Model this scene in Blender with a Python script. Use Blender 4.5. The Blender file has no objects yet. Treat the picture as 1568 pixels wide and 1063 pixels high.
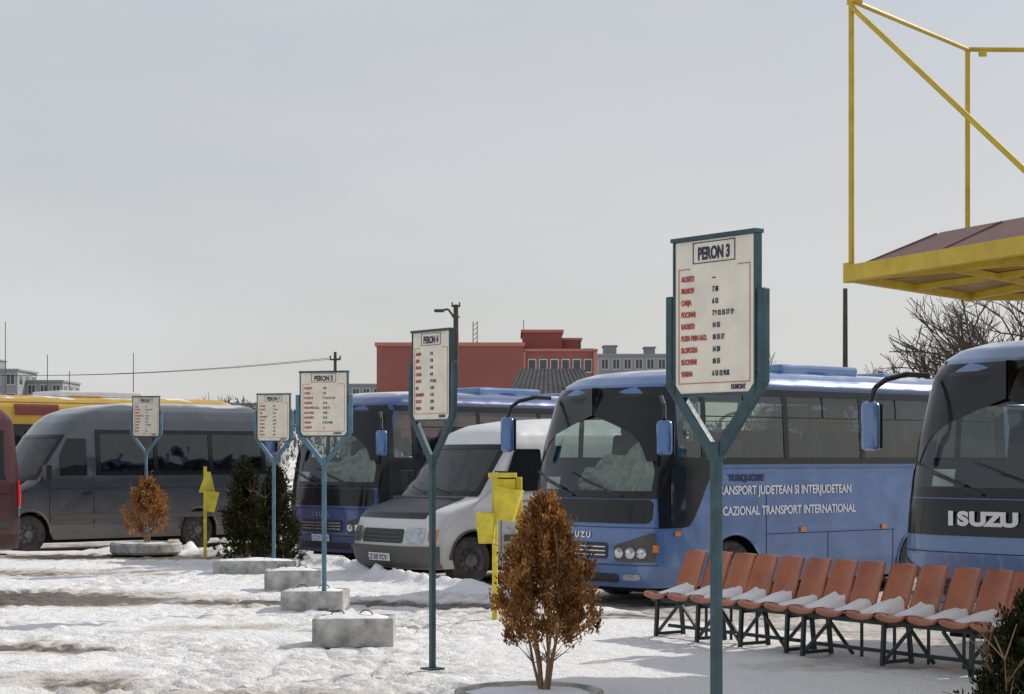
import bpy, math, random
from mathutils import Vector, Matrix, noise
random.seed(7)
scene=bpy.context.scene
R=math.radians
# ------------------------------------------------------------------ materials
def mat(name,col,rough=.5,metal=0,var=0.0,vscale=4,bump=0,bscale=30,coat=0,spec=.5,col2=None,dirt=0,snow=0,dirtcol=(.22,.2,.18),bdist=.02):
    m=bpy.data.materials.new(name); m.use_nodes=True
    nt=m.node_tree; N=nt.nodes; Lk=nt.links; b=N['Principled BSDF']
    b.inputs['Roughness'].default_value=rough; b.inputs['Metallic'].default_value=metal
    b.inputs['Coat Weight'].default_value=coat; b.inputs['Coat Roughness'].default_value=.06
    b.inputs['Specular IOR Level'].default_value=spec
    c=(*col,1); b.inputs['Base Color'].default_value=c
    out=None
    tc=N.new('ShaderNodeTexCoord')
    if var>0 or col2:
        nz=N.new('ShaderNodeTexNoise'); nz.inputs['Scale'].default_value=vscale; nz.inputs['Detail'].default_value=7; nz.inputs['Roughness'].default_value=.65
        Lk.new(tc.outputs['Object'],nz.inputs['Vector'])
        r=N.new('ShaderNodeValToRGB'); Lk.new(nz.outputs['Fac'],r.inputs['Fac'])
        c2=col2 if col2 else tuple(x*(1+var) for x in col); c1=col if col2 else tuple(x*(1-var) for x in col)
        r.color_ramp.elements[0].position=.35; r.color_ramp.elements[1].position=.68
        r.color_ramp.elements[0].color=(*c1,1); r.color_ramp.elements[1].color=(*c2,1)
        out=r.outputs['Color']
    def mixin(fac,colr,cur):
        mx=N.new('ShaderNodeMix'); mx.data_type='RGBA'
        Lk.new(fac,mx.inputs[0])
        if cur is None: mx.inputs[6].default_value=c
        else: Lk.new(cur,mx.inputs[6])
        mx.inputs[7].default_value=(*colr,1)
        return mx.outputs[2]
    if dirt>0:
        sp=N.new('ShaderNodeSeparateXYZ'); Lk.new(tc.outputs['Object'],sp.inputs[0])
        mr=N.new('ShaderNodeMapRange'); mr.inputs[1].default_value=1.3; mr.inputs[2].default_value=.2; mr.inputs[3].default_value=.08; mr.inputs[4].default_value=1
        Lk.new(sp.outputs[2],mr.inputs[0])
        nz2=N.new('ShaderNodeTexNoise'); nz2.inputs['Scale'].default_value=3; nz2.inputs['Detail'].default_value=9; nz2.inputs['Roughness'].default_value=.75
        Lk.new(tc.outputs['Object'],nz2.inputs['Vector'])
        mu=N.new('ShaderNodeMath'); mu.operation='MULTIPLY'; Lk.new(mr.outputs[0],mu.inputs[0]); Lk.new(nz2.outputs['Fac'],mu.inputs[1])
        mu2=N.new('ShaderNodeMath'); mu2.operation='MULTIPLY'; Lk.new(mu.outputs[0],mu2.inputs[0]); mu2.inputs[1].default_value=dirt; mu2.use_clamp=True
        out=mixin(mu2.outputs[0],dirtcol,out)
        mr2=N.new('ShaderNodeMapRange'); mr2.inputs[1].default_value=0; mr2.inputs[2].default_value=.7; mr2.inputs[3].default_value=rough; mr2.inputs[4].default_value=.8
        Lk.new(mu2.outputs[0],mr2.inputs[0]); Lk.new(mr2.outputs[0],b.inputs['Roughness'])
    if snow>0:  # whitens upward faces: roof snow, and a painted sun glint on grey paint
        g=N.new('ShaderNodeNewGeometry'); sp=N.new('ShaderNodeSeparateXYZ'); Lk.new(g.outputs['Normal'],sp.inputs[0])
        nz3=N.new('ShaderNodeTexNoise'); nz3.inputs['Scale'].default_value=1.6; nz3.inputs['Detail'].default_value=6
        Lk.new(tc.outputs['Object'],nz3.inputs['Vector'])
        a=N.new('ShaderNodeMath'); a.operation='MULTIPLY_ADD'; Lk.new(nz3.outputs['Fac'],a.inputs[0]); a.inputs[1].default_value=.35; Lk.new(sp.outputs[2],a.inputs[2])
        mr3=N.new('ShaderNodeMapRange'); mr3.inputs[1].default_value=1.16-.1*snow; mr3.inputs[2].default_value=1.2-.1*snow; Lk.new(a.outputs[0],mr3.inputs[0])
        out=mixin(mr3.outputs[0],(.82,.84,.87),out)
    if out: Lk.new(out,b.inputs['Base Color'])
    if bump>0:
        nb=N.new('ShaderNodeTexNoise'); nb.inputs['Scale'].default_value=bscale; nb.inputs['Detail'].default_value=6 if bscale>5 else 1
        Lk.new(tc.outputs['Object'],nb.inputs['Vector'])
        bp=N.new('ShaderNodeBump'); bp.inputs['Strength'].default_value=bump; bp.inputs['Distance'].default_value=bdist
        Lk.new(nb.outputs['Fac'],bp.inputs['Height']); Lk.new(bp.outputs['Normal'],b.inputs['Normal'])
        if coat>0: Lk.new(bp.outputs['Normal'],b.inputs['Coat Normal'])
    return m
M={}
pb=dict(bump=.5,bscale=1.8,bdist=.05)
M['blue']=mat('blue_paint',(.06,.15,.38),.22,.15,.08,2,coat=.9,dirt=.55,snow=.3,dirtcol=(.20,.24,.30),**pb)
M['lblue']=mat('light_blue_paint',(.11,.215,.44),.22,.15,.08,2,coat=.9,dirt=.55,snow=.3,dirtcol=(.24,.28,.34),**pb)
M['dblue']=mat('dark_blue_paint',(.025,.07,.23),.22,.2,.1,2,coat=.9,dirt=.6,snow=.3,dirtcol=(.14,.16,.2),**pb)
M['white']=mat('white_paint',(.70,.71,.72),.3,0,.06,3,coat=.4,dirt=1.0,dirtcol=(.28,.26,.23),**pb)
M['grey']=mat('grey_metallic_paint',(.085,.095,.11),.2,.6,.1,2,coat=.9,dirt=1.0,snow=.4,dirtcol=(.24,.22,.195),**pb)  # snow whitening here paints a sun glint onto the minibus roof
M['maroon']=mat('maroon_paint',(.09,.02,.025),.3,.2,.1,2,coat=.6,dirt=.8)
M['yellowbus']=mat('yellow_bus_paint',(.52,.31,.03),.4,0,.12,2,dirt=.6,snow=.15)
M['black']=mat('black_plastic',(.015,.016,.018),.35,0,.2,5,dirt=.15)
M['bpaint']=mat('glossy_black_panel',(.010,.011,.013),.15,0,.2,5,coat=.3,spec=.3)
M['dark']=mat('underbody_dark',(.01,.01,.01),.9)
M['dgrey']=mat('dark_grey_plastic',(.05,.052,.055),.55,0,.2,5,dirt=.7)
M['chrome']=mat('chrome',(.6,.62,.65),.2,.9)
M['lamp']=mat('lamp_glass',(.45,.47,.5),.12,.7,.3,20,coat=1)
M['orange']=mat('orange_lens',(.70,.20,.02),.2,coat=.5)
M['red']=mat('red_lens',(.55,.01,.01),.2,coat=.6)
M['dred']=mat('dark_red_side_panel',(.16,.03,.02),.35,0,.2,3)
M['tyre']=mat('tyre_rubber',(.022,.022,.022),.85,0,.3,8,col2=(.09,.085,.08))
M['rim']=mat('wheel_rim',(.16,.16,.165),.45,.5,.35,9)
M['seatfab']=mat('seat_fabric',(.035,.045,.075),.95,0,.4,14)
M['inner']=mat('interior_trim',(.08,.08,.08),.8,0,.2,4)
M['reflsheet']=mat('painted_reflection_sheet',(.34,.37,.33),.35,.3,.3,7,bump=.5,bscale=8)  # pale sheet colour that paints in a windscreen reflection
M['txtwhite']=mat('white_lettering',(.8,.8,.82),.5)
M['txtdark']=mat('dark_lettering',(.02,.025,.06),.5)
M['txtred']=mat('red_lettering',(.42,.05,.04),.5)
M['board']=mat('sign_board_cream',(.74,.69,.58),.4,0,.10,5,bump=.08)
M['green']=mat('green_painted_steel',(.022,.065,.08),.4,.1,.35,8,bump=.1)
M['frame']=mat('dark_green_steel_frame',(.012,.028,.03),.5,.1,.35,8,bump=.1)
M['hazeteal']=mat('haze_tinted_green_steel',(.075,.17,.24),.4,.1,.3,8,bump=.1)  # lighter, bluer green for far posts, haze put into the colour
M['yellow']=mat('yellow_painted_steel',(.60,.44,.03),.45,0,.14,5,col2=(.46,.31,.025),bump=.1)
M['ybin']=mat('yellow_painted_bin',(.64,.53,.04),.5,0,.25,6,bump=.1)
M['roofbrown']=mat('roof_brown_sheet',(.17,.075,.06),.5,0,.2,3)
M['chair']=mat('orange_plastic_seat',(.42,.12,.035),.24,0,.2,3,coat=.3,col2=(.27,.065,.028))
M['snow']=mat('snow',(.82,.83,.86),.7,0,.05,5,bump=.5,bscale=25)
M['concrete']=mat('weathered_concrete',(.44,.43,.41),.9,0,.4,7,bump=.7,bscale=40)
M['brick']=mat('red_render_wall',(.26,.09,.075),.9,0,.14,.3)
M['brick2']=mat('light_red_render',(.42,.17,.13),.9,0,.12,.3)
M['flat']=mat('grey_flats_wall',(.26,.27,.29),.9,0,.12,.1)
M['win']=mat('dark_window',(.05,.06,.07),.2)
M['winw']=mat('white_window_frame',(.5,.5,.48),.5)
M['roofgrey']=mat('grey_corrugated_roof',(.06,.06,.065),.9,0,.3,2,spec=.2)
M['wood']=mat('pole_wood',(.07,.06,.055),.85,0,.3,5)
M['bark']=mat('bare_branch_bark',(.09,.068,.05),.9)
def glass(name,tint,wave=0.0,opaque=None,base=.10):
    m=bpy.data.materials.new(name); m.use_nodes=True
    nt=m.node_tree;N=nt.nodes;Lk=nt.links;b=N['Principled BSDF']
    tc=N.new('ShaderNodeTexCoord')
    nz=N.new('ShaderNodeTexNoise'); nz.inputs['Scale'].default_value=1.3; nz.inputs['Detail'].default_value=2
    Lk.new(tc.outputs['Object'],nz.inputs['Vector'])
    h=nz.outputs['Fac']
    if wave>0:
        w=N.new('ShaderNodeTexWave'); w.inputs['Scale'].default_value=1.6; w.inputs['Distortion'].default_value=6; w.inputs['Detail'].default_value=1; w.inputs['Detail Scale'].default_value=.5
        Lk.new(tc.outputs['Object'],w.inputs['Vector'])
        ad=N.new('ShaderNodeMath'); ad.operation='MULTIPLY_ADD'; Lk.new(w.outputs['Fac'],ad.inputs[0]); ad.inputs[1].default_value=wave; Lk.new(h,ad.inputs[2]); h=ad.outputs[0]
    bp=N.new('ShaderNodeBump'); bp.inputs['Strength'].default_value=.4; bp.inputs['Distance'].default_value=.06
    Lk.new(h,bp.inputs['Height'])
    if opaque:
        b.inputs['Base Color'].default_value=(*opaque,1); b.inputs['Roughness'].default_value=.05; b.inputs['Specular IOR Level'].default_value=.5
        Lk.new(bp.outputs['Normal'],b.inputs['Normal']); return m
    tr=N.new('ShaderNodeBsdfTransparent'); tr.inputs[0].default_value=(*tint,1)
    gl=N.new('ShaderNodeBsdfGlossy'); gl.inputs['Roughness'].default_value=.03; Lk.new(bp.outputs['Normal'],gl.inputs['Normal'])
    lw=N.new('ShaderNodeLayerWeight'); lw.inputs[0].default_value=.5
    pw=N.new('ShaderNodeMath'); pw.operation='POWER'; Lk.new(lw.outputs['Facing'],pw.inputs[0]); pw.inputs[1].default_value=4.5
    ma=N.new('ShaderNodeMath'); ma.operation='MULTIPLY_ADD'; Lk.new(pw.outputs[0],ma.inputs[0]); ma.inputs[1].default_value=.85; ma.inputs[2].default_value=base
    mx=N.new('ShaderNodeMixShader'); Lk.new(ma.outputs[0],mx.inputs[0]); Lk.new(tr.outputs[0],mx.inputs[1]); Lk.new(gl.outputs[0],mx.inputs[2])
    Lk.new(mx.outputs[0],N['Material Output'].inputs[0])
    return m
M['glass']=glass('tinted_glass',(.60,.68,.64),base=.13)
M['vglass']=glass('privacy_glass',(.30,.33,.32),base=.10)
M['wglass']=glass('windscreen_glass',(.62,.70,.66),wave=.2,base=.10)
M['dglass']=glass('dark_opaque_glass',None,opaque=(.012,.015,.016))

# ------------------------------------------------------------------ mesh builder
class MB:
    def __init__(s): s.v=[];s.f=[];s.m=[]
    def add(s,vs,fs,mi=0):
        o=len(s.v); s.v+= [tuple(p) for p in vs]
        for f in fs: s.f.append(tuple(i+o for i in f)); s.m.append(mi)
    def box(s,c,d,mi=0,rz=0,rx=0,ry=0):
        x,y,z=[k/2 for k in d]; T=Matrix.Translation(c)@Matrix.Rotation(rz,4,'Z')@Matrix.Rotation(ry,4,'Y')@Matrix.Rotation(rx,4,'X')
        vs=[T@Vector((a*x,b*y,e*z)) for a in(-1,1) for b in(-1,1) for e in(-1,1)]
        s.add(vs,[(0,1,3,2),(4,6,7,5),(0,4,5,1),(2,3,7,6),(0,2,6,4),(1,5,7,3)],mi)
    def tube(s,p,q,r,r2=None,n=8,mi=0):
        p=Vector(p);q=Vector(q); r2=r if r2 is None else r2
        d=(q-p)
        if d.length<1e-6:return
        d.normalize(); u=d.orthogonal().normalized(); w=d.cross(u)
        vs=[];
        for k in range(n):
            a=2*math.pi*k/n; e=u*math.cos(a)+w*math.sin(a)
            vs.append(p+e*r); vs.append(q+e*r2)
        fs=[(2*k,2*((k+1)%n),2*((k+1)%n)+1,2*k+1) for k in range(n)]
        fs.append(tuple(2*k for k in range(n))[::-1]); fs.append(tuple(2*k+1 for k in range(n)))
        s.add(vs,fs,mi)
    def bar(s,p,q,w,h,mi=0):
        p=Vector(p);q=Vector(q);d=(q-p);d.normalize()
        up=Vector((0,0,1)) if abs(d.z)<.95 else Vector((1,0,0))
        a=d.cross(up).normalized()*w/2; b=a.cross(d).normalized()*h/2
        vs=[p-a-b,p+a-b,p+a+b,p-a+b,q-a-b,q+a-b,q+a+b,q-a+b]
        s.add(vs,[(0,3,2,1),(4,5,6,7),(0,1,5,4),(1,2,6,5),(2,3,7,6),(3,0,4,7)],mi)
    def grid(s,fn,nu,nv,mi=0):
        o=[]
        for i in range(nu+1):
            for j in range(nv+1): o.append(fn(i/nu,j/nv))
        fs=[(i*(nv+1)+j,(i+1)*(nv+1)+j,(i+1)*(nv+1)+j+1,i*(nv+1)+j+1) for i in range(nu) for j in range(nv)]
        s.add(o,fs,mi)
    def lathe(s,prof,c,axis='y',n=28,mi=0):
        vs=[]
        for (r,h) in prof:
            for k in range(n):
                a=2*math.pi*k/n
                vs.append((c[0]+r*math.cos(a),c[1]+h,c[2]+r*math.sin(a)) if axis=='y' else (c[0]+r*math.cos(a),c[1]+r*math.sin(a),c[2]+h))
        fs=[]
        for i in range(len(prof)-1):
            for k in range(n): fs.append((i*n+k,i*n+(k+1)%n,(i+1)*n+(k+1)%n,(i+1)*n+k))
        s.add(vs,fs,mi)
    def obj(s,name,mats,parent=None,bevel=0,smooth=None,loc=(0,0,0),rz=0,solid=0):
        me=bpy.data.meshes.new(name); me.from_pydata(s.v,[],s.f); me.update()
        if not isinstance(mats,(list,tuple)): mats=[mats]
        for m in mats: me.materials.append(m)
        if len(mats)>1:
            for p,mi in zip(me.polygons,s.m): p.material_index=mi
        if smooth is not None:
            for p in me.polygons: p.use_smooth=True
            me.set_sharp_from_angle(angle=R(smooth))
        o=bpy.data.objects.new(name,me); scene.collection.objects.link(o)
        o.location=loc; o.rotation_euler=(0,0,rz)
        if solid:
            md=o.modifiers.new('s','SOLIDIFY'); md.thickness=solid
        if bevel:
            md=o.modifiers.new('b','BEVEL'); md.width=bevel; md.segments=2; md.limit_method='ANGLE'
        if parent: o.parent=parent
        return o
def empty(name,loc=(0,0,0),rz=0):
    o=bpy.data.objects.new(name,None); scene.collection.objects.link(o); o.location=loc; o.rotation_euler=(0,0,rz); o.empty_display_size=.3
    return o
def text(s,name,size,m,parent,loc,rot,sx=1,align='LEFT',bold=.0):
    cu=bpy.data.curves.new(name,'FONT'); cu.body=s; cu.size=size; cu.extrude=.001; cu.align_x=align; cu.offset=bold
    cu.materials.append(m)
    o=bpy.data.objects.new(name,cu); scene.collection.objects.link(o); o.parent=parent
    o.location=loc; o.rotation_euler=rot; o.scale=(sx,1,1); return o
def interp(pts,z):
    if z<=pts[0][0]: return pts[0][1]
    for (a,b),(c,d) in zip(pts,pts[1:]):
        if z<=c: return b+(d-b)*(z-a)/(c-a)
    return pts[-1][1]

# ------------------------------------------------------------------ vehicle body system
class Body:
    def __init__(s,F,Wd,Rr,d,n,dr,arches,ar,zb):
        s.F=F;s.Wd=Wd;s.Rr=Rr;s.d=d;s.n=n;s.dr=dr;s.arches=arches;s.ar=ar;s.zb=zb
    def front(s,q,z,o=0):
        a=min(abs(q),.9999); w=interp(s.Wd,z)
        x=interp(s.F,z)+s.d*(1-(1-a**s.n)**(1/s.n))
        k=a**6
        return (x-o*(1-k*.7),q*w+math.copysign(o*k,q),z+ (o*.6 if interp(s.F,z+.05)-interp(s.F,z)>.08 else 0))
    def side(s,x,z,sg,o=0):
        f=interp(s.F,z);r=interp(s.Rr,z);w=interp(s.Wd,z);k=1;ox=0
        t=(x-f)/s.d
        if t<1: t=max(t,0.0);k=(1-(1-t)**s.n)**(1/s.n); ox=-o*(1-t)
        t=(r-x)/s.dr
        if t<1: t=max(t,0);k=(1-(1-t)**4)**(1/4)
        return (x+ox,sg*(w*k+o),z)
    def hull(s,name,m,parent,cf=None,cs=None):
        zs=set([a for a,b in s.F]+[a for a,b in s.Wd]); z=s.zb; top=s.Wd[-1][0]
        while z<top: zs.add(round(z,3)); z+=.07
        if cf: zs|={cf[1],cf[2]}
        if cs: zs|={cs[2],cs[3]}
        zs=sorted(z for z in zs if s.zb<=z<=top)
        cols=[]
        n=14
        for k in range(n+1): cols.append(('f',math.sin(math.pi/2*k/n)**(2/s.n)))
        x0=interp(s.F,.5)+s.d; x1=interp(s.Rr,.5)-s.dr
        xs=set([x0+(x1-x0)*k/48 for k in range(1,49)])
        for a in s.arches:
            for k in range(-8,9):
                xx=a+s.ar*math.sin(math.pi/2*k/8)
                if x0<xx<x1: xs.add(xx)
        for x in sorted(xs): cols.append(('s',(x-x0)/(x1-x0),x))
        for k in range(1,7): cols.append(('r',math.cos(math.pi/2*k/6)**.5))
        half=cols
        full=[(c,1) for c in half]+[(c,-1) for c in reversed(half[1:-1])]
        mb=MB(); vs=[];fl=[]
        for z in zs:
            for c,sg in full:
                zz=z
                if c[0]=='s':
                    for a in s.arches:
                        dd=s.ar**2-(c[2]-a)**2
                        if dd>1e-5: zz=max(zz,.38+math.sqrt(dd))
                w=interp(s.Wd,zz);f=interp(s.F,zz);r=interp(s.Rr,zz)
                if c[0]=='f': p=s.front(c[1]*sg,zz)
                elif c[0]=='s': p=(f+s.d+(r-s.dr-f-s.d)*c[1],sg*w,zz)
                else: q=c[1]; p=(r-s.dr*(1-(1-min(q,.9999)**4)**.25),sg*w*q,zz)
                vs.append(p)
        C=len(full)
        fs=[]
        for j in range(len(zs)-1):
            for i in range(C):
                a,b,c,d=j*C+i,j*C+(i+1)%C,(j+1)*C+(i+1)%C,(j+1)*C+i
                if vs[a][2]==vs[d][2] and vs[b][2]==vs[c][2]: continue
                ca,cb=full[i][0],full[(i+1)%C][0]
                zm=(zs[j]+zs[j+1])/2
                if cf and ca[0]=='f' and cb[0]=='f' and max(ca[1],cb[1])<=cf[0] and cf[1]<zm<cf[2]: continue
                if cs and ca[0] in 'fs' and cb[0] in 'fs' and (ca[0]=='s' or cb[0]=='s') and min(vs[a][0],vs[b][0])>=cs[0] and max(vs[a][0],vs[b][0])<=cs[1] and cs[2]<zm<cs[3]: continue
                fs.append((a,b,c,d))
        fs.append(tuple((len(zs)-1)*C+i for i in range(C)))
        mb.add(vs,fs); return mb.obj(name,m,parent,smooth=35)
    def spatch(s,name,x0,x1,z0,z1,sg,o,m,parent,rc=0,nx=16,nz=8):
        g=lambda f,x:f(x) if callable(f) else f
        xs=[x0+(x1-x0)*i/nx for i in range(nx+1)]
        if rc:
            ex=[rc*(1-math.cos(math.pi/2*k/4)) for k in range(5)]
            xs=sorted(set([x0+e for e in ex]+[x1-e for e in ex]+[x for x in xs if x0+rc<x<x1-rc]))
        vs=[]
        for x in xs:
            a=g(z0,x);b=g(z1,x)
            if rc:
                e=min(x-x0,x1-x)
                if e<rc: dz=rc-math.sqrt(max(0,rc*rc-(rc-e)**2)); a+=dz;b-=dz
            for j in range(nz+1): vs.append(s.side(x,a+(b-a)*j/nz,sg,o))
        k=nz+1
        fs=[(i*k+j,(i+1)*k+j,(i+1)*k+j+1,i*k+j+1) for i in range(len(xs)-1) for j in range(nz)]
        mb=MB();mb.add(vs,fs);return mb.obj(name,m,parent,smooth=40)
    def fpatch(s,name,q0,q1,z0,z1,o,m,parent,rc=0,nq=28,nz=14):
        g=lambda f,x:f(x) if callable(f) else f
        ph=lambda q: math.copysign(math.asin(min(1,abs(q))**(s.n/2)),q)
        p0,p1=ph(q0),ph(q1)
        qs=[]
        for i in range(nq+1):
            p=p0+(p1-p0)*i/nq; qs.append(math.copysign(abs(math.sin(p))**(2/s.n),p))
        vs=[]
        for q in qs:
            a=g(z0,q);b=g(z1,q)
            if rc:
                e=min(q-q0,q1-q)
                if e<rc: t=rc-math.sqrt(max(0,rc*rc-(rc-e)**2)); a+=t;b-=t
            for j in range(nz+1): vs.append(s.front(q,a+(b-a)*j/nz,o))
        k=nz+1
        fs=[(i*k+j,(i+1)*k+j,(i+1)*k+j+1,i*k+j+1) for i in range(nq) for j in range(nz)]
        mb=MB();mb.add(vs,fs);return mb.obj(name,m,parent,smooth=40)
def wheels(par,arches,w,r,L,zt):
    mb=MB()
    for ax in arches:
        for sg in(-1,1):
            y=sg*(w-.03)
            t=[(r*.6,-.0),(r*.93,.0),(r,-.03*sg),(r,-.22*sg),(r*.9,-.25*sg),(r*.3,-.25*sg)]
            mb.lathe(t,(ax,y,r),mi=0)
            rr=[(r*.62,.002*sg),(r*.58,-.02*sg),(r*.5,-.07*sg),(r*.3,-.05*sg),(r*.26,.01*sg),(r*.2,.03*sg),(.001,.035*sg)]
            mb.lathe(rr,(ax,y,r),mi=1)
            for k in range(8):
                a=k*math.pi/4; mb.tube((ax+r*.4*math.cos(a),y-.066*sg,r+r*.4*math.sin(a)),(ax+r*.4*math.cos(a),y-.04*sg,r+r*.4*math.sin(a)),.02,n=6,mi=0)
    mb.obj('wheels',[M['tyre'],M['rim']],par,smooth=35)
    mb=MB(); mb.box((L/2,0,zt/2+.15),(L-.9,2*w-.72,zt-.05)); mb.obj('underbody',M['dark'],par)
def interior(par,B,L,W,zf,xs,zd,ys,fx):
    mb=MB()
    for x in xs:
        for y in ys:
            mb.box((x,y,zf+.42),(.42,.40,.12)); mb.box((x+.24,y,zf+.74),(.11,.40,.66),ry=.12); mb.box((x+.29,y,zf+1.13),(.09,.26,.15))
    for y in(.42,-.42):
        mb.box((fx+.55,y,zf+.42),(.45,.46,.14)); mb.box((fx+.82,y,zf+.78),(.12,.46,.72),ry=.15); mb.box((fx+.9,y,zf+1.22),(.1,.26,.18))
    mb.obj('interior_seats',M['seatfab'],par,bevel=.04)
    mb=MB(); mb.box(((L-.3+fx)/2,0,zf),(L-.6-fx,2*W-.2,.04))
    mb.box((fx+.02,0,zd-.14),(.42,2*W*.80,.22)); mb.box((fx+.2,-.42,zd-.02),(.2,.45,.14))
    mb.obj('floor_and_dashboard',M['inner'],par,bevel=.02)
    mb=MB(); pr=None
    for k in range(19):
        a=2*math.pi*k/18; p=Vector((fx+.42+.07*math.sin(a),-.42+.21*math.cos(a),zd+.1+.2*math.sin(a)))
        if pr is not None: mb.tube(pr,p,.016,n=6)
        pr=p
    mb.tube((fx+.25,-.42,zd-.05),(fx+.42,-.42,zd+.1),.03); mb.obj('steering_wheel',M['black'],par,smooth=60)

ROT=math.atan2(.64,.768)
def bus(name,near,paint,style=0,L=7.7,W=1.15,label=None,rot=ROT,seed=0,side=None):
    ux,uy=math.cos(rot),math.sin(rot)
    org=(near[0]-uy*W,near[1]+ux*W,-.15)
    E=empty(name,org,rot)
    F=[(.25,.10),(.35,.03),(.55,0),(1.0,.0),(1.38,.05),(2.0,.17),(2.6,.36),(2.75,.46),(2.86,.62),(2.93,.85),(2.97,1.2),(3.0,1.8)]
    Wd=[(.25,W*.97),(.5,W),(1.7,W),(2.6,W*.955),(2.78,W*.92),(2.88,W*.84),(2.94,W*.72),(2.98,W*.5),(3.0,W*.25)]
    Rr=[(.25,L-.05),(1.7,L),(2.6,L-.1),(2.9,L-.25),(3.0,L-.8)]
    ar=[1.62,5.35]
    B=Body(F,Wd,Rr,.42,2.7,.25,ar,.5,.25)
    wb=1.40 if style==0 else 1.54
    B.hull('body',paint,E,cf=(.945,wb,2.56),cs=(.56,L-.42,1.82,2.66))
    wheels(E,ar,W-.02,.40,L,.95)
    interior(E,B,L,W,1.0,[1.55+.78*k for k in range(7)],wb,(-.85,-.42,.42,.85),.38)
    fp=lambda *a,**k:B.fpatch(*a,parent=E,**k)
    sp=lambda *a,**k:B.spatch(*a,parent=E,**k)
    for nm,a,b,c,d in (('windscreen_frame_top',-.975,.975,2.53,2.64),('windscreen_frame_bottom',-.975,.975,wb-.06,wb+.035),('windscreen_frame_side',-.985,-.925,wb-.06,2.64),('windscreen_frame_side',.925,.985,wb-.06,2.64)):
        fp(nm,a,b,c,d,.012 if 'side' in nm else .008,M['bpaint'],nq=28 if b-a>1 else 5)
    fp('windscreen',-.95,.95,wb+.01,2.56,.003,M['wglass'])
    fp('front_band',-.95,.95,1.04 if style==0 else 1.14,wb-.07,.010,M['bpaint'],rc=.05)
    mb=MB()
    def frefl(u,v):
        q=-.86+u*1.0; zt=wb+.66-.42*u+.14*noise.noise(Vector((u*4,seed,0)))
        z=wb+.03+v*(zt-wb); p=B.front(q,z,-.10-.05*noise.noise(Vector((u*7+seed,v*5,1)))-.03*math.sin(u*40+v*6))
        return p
    if style==0: mb.grid(frefl,50,20); mb.obj('windscreen_reflection_sheet',M['reflsheet'],E,smooth=50)  # added wavy sheet imitating the bright reflection in the glass
    mb=MB()
    mb.grid(lambda u,v:B.front(-.86+1.72*u,2.32+.22*v,-.05),20,3); mb.obj('inside_visor',M['black'],E)
    mb=MB(); p=B.front(.55,wb+.12,-.04); mb.box(p,(.004,.24,.16),ry=.2); mb.obj('route_papers',M['txtwhite'],E)
    g=(.60,.80) if style==0 else (.60,.74)
    fp('grille',-.46,.46,g[0],g[1],.012,M['black'],rc=.03)
    for k in range(3): fp('grille_bar',-.44,.44,.64+.05*k,.655+.05*k,.022,M['chrome' if style==0 else 'dgrey'],nz=1)
    for q in(-.15,.15): fp('grille_post',q-.01,q+.01,g[0],g[1],.026,paint,nz=1,nq=2)
    fp('lower_intake',-.6,.6,.31,.42,.012,M['black'],rc=.03)
    for sg in(-1,1):
        a,b=sorted((sg*.55,sg*.975))
        top=(lambda q:.78+.16*max(0,(abs(q)-.56)/.42)**1.3)
        fp('headlight_housing',a,b,.57,top,.012,M['dgrey'],rc=.03,nq=12)
        mb=MB()
        for q,rr in((.63,.07),(.76,.075),(.87,.07)):
            p=Vector(B.front(sg*q,.68,.018)); p2=Vector(B.front(sg*(q+.03),.68,.018)); tng=(p2-p).normalized(); nrm=Vector((0,0,1)).cross(tng); nrm=nrm if nrm.x<0 else -nrm
            o0=len(mb.v); mb.lathe([(rr,.0),(rr*.93,.018),(rr*.8,.006),(rr*.4,-.004),(.001,-.006)],(0,0,0),n=18)
            Rm=Matrix((tng,nrm,Vector((0,0,1)))).transposed()
            for i in range(o0,len(mb.v)): mb.v[i]=tuple(p+Rm@Vector(mb.v[i]))
        mb.obj('headlights',M['chrome'],E,smooth=40)
        a,b=sorted((sg*.955,sg*.985)); fp('turn_signal',a,b,.69,.78,.02,M['orange'],nq=5,nz=3)
        a,b=sorted((sg*.66,sg*.85)); fp('fog_light',a,b,.34,.42,.014,M['lamp'],rc=.02,nq=6,nz=3)
    fp('number_plate',-.2,.2,.44,.55,.03,M['txtwhite'],nz=1)
    text('CZ 21 CTV','plate_text',.1,M['txtdark'],E,(B.front(0,.5,.036)[0]-.002,.2,.46),(R(90),0,R(-90)),.85)
    fp('bumper_seam',-.985,.985,.525,.536,.006,M['black'],nz=1)
    fp('front_panel_seam',-.985,.985,.985,.993,.006,M['dark'],nz=1)
    if style==0:
        for i,ch in enumerate('ISUZU'): text(ch,'front_letter',.10,M['chrome'],E,B.front(.18-.09*i,.855,.014),(R(90),0,R(-90)),1.2,'CENTER',bold=.004)
    mb=MB()
    for q0,q1 in((.1,.62),(-.62,-.05)):
        p=B.front(q0,wb-.03,.03);q=B.front(q1,wb+.16,.045); mb.tube(p,q,.012,n=6)
        q2=B.front(q1-.35,wb+.05,.04);q3=B.front(min(q1+.25,.88),wb+.26,.04); mb.tube(q2,q3,.011,n=6); mb.tube(q,q2,.009,n=5)
    mb.obj('wipers',M['black'],E)
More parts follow.
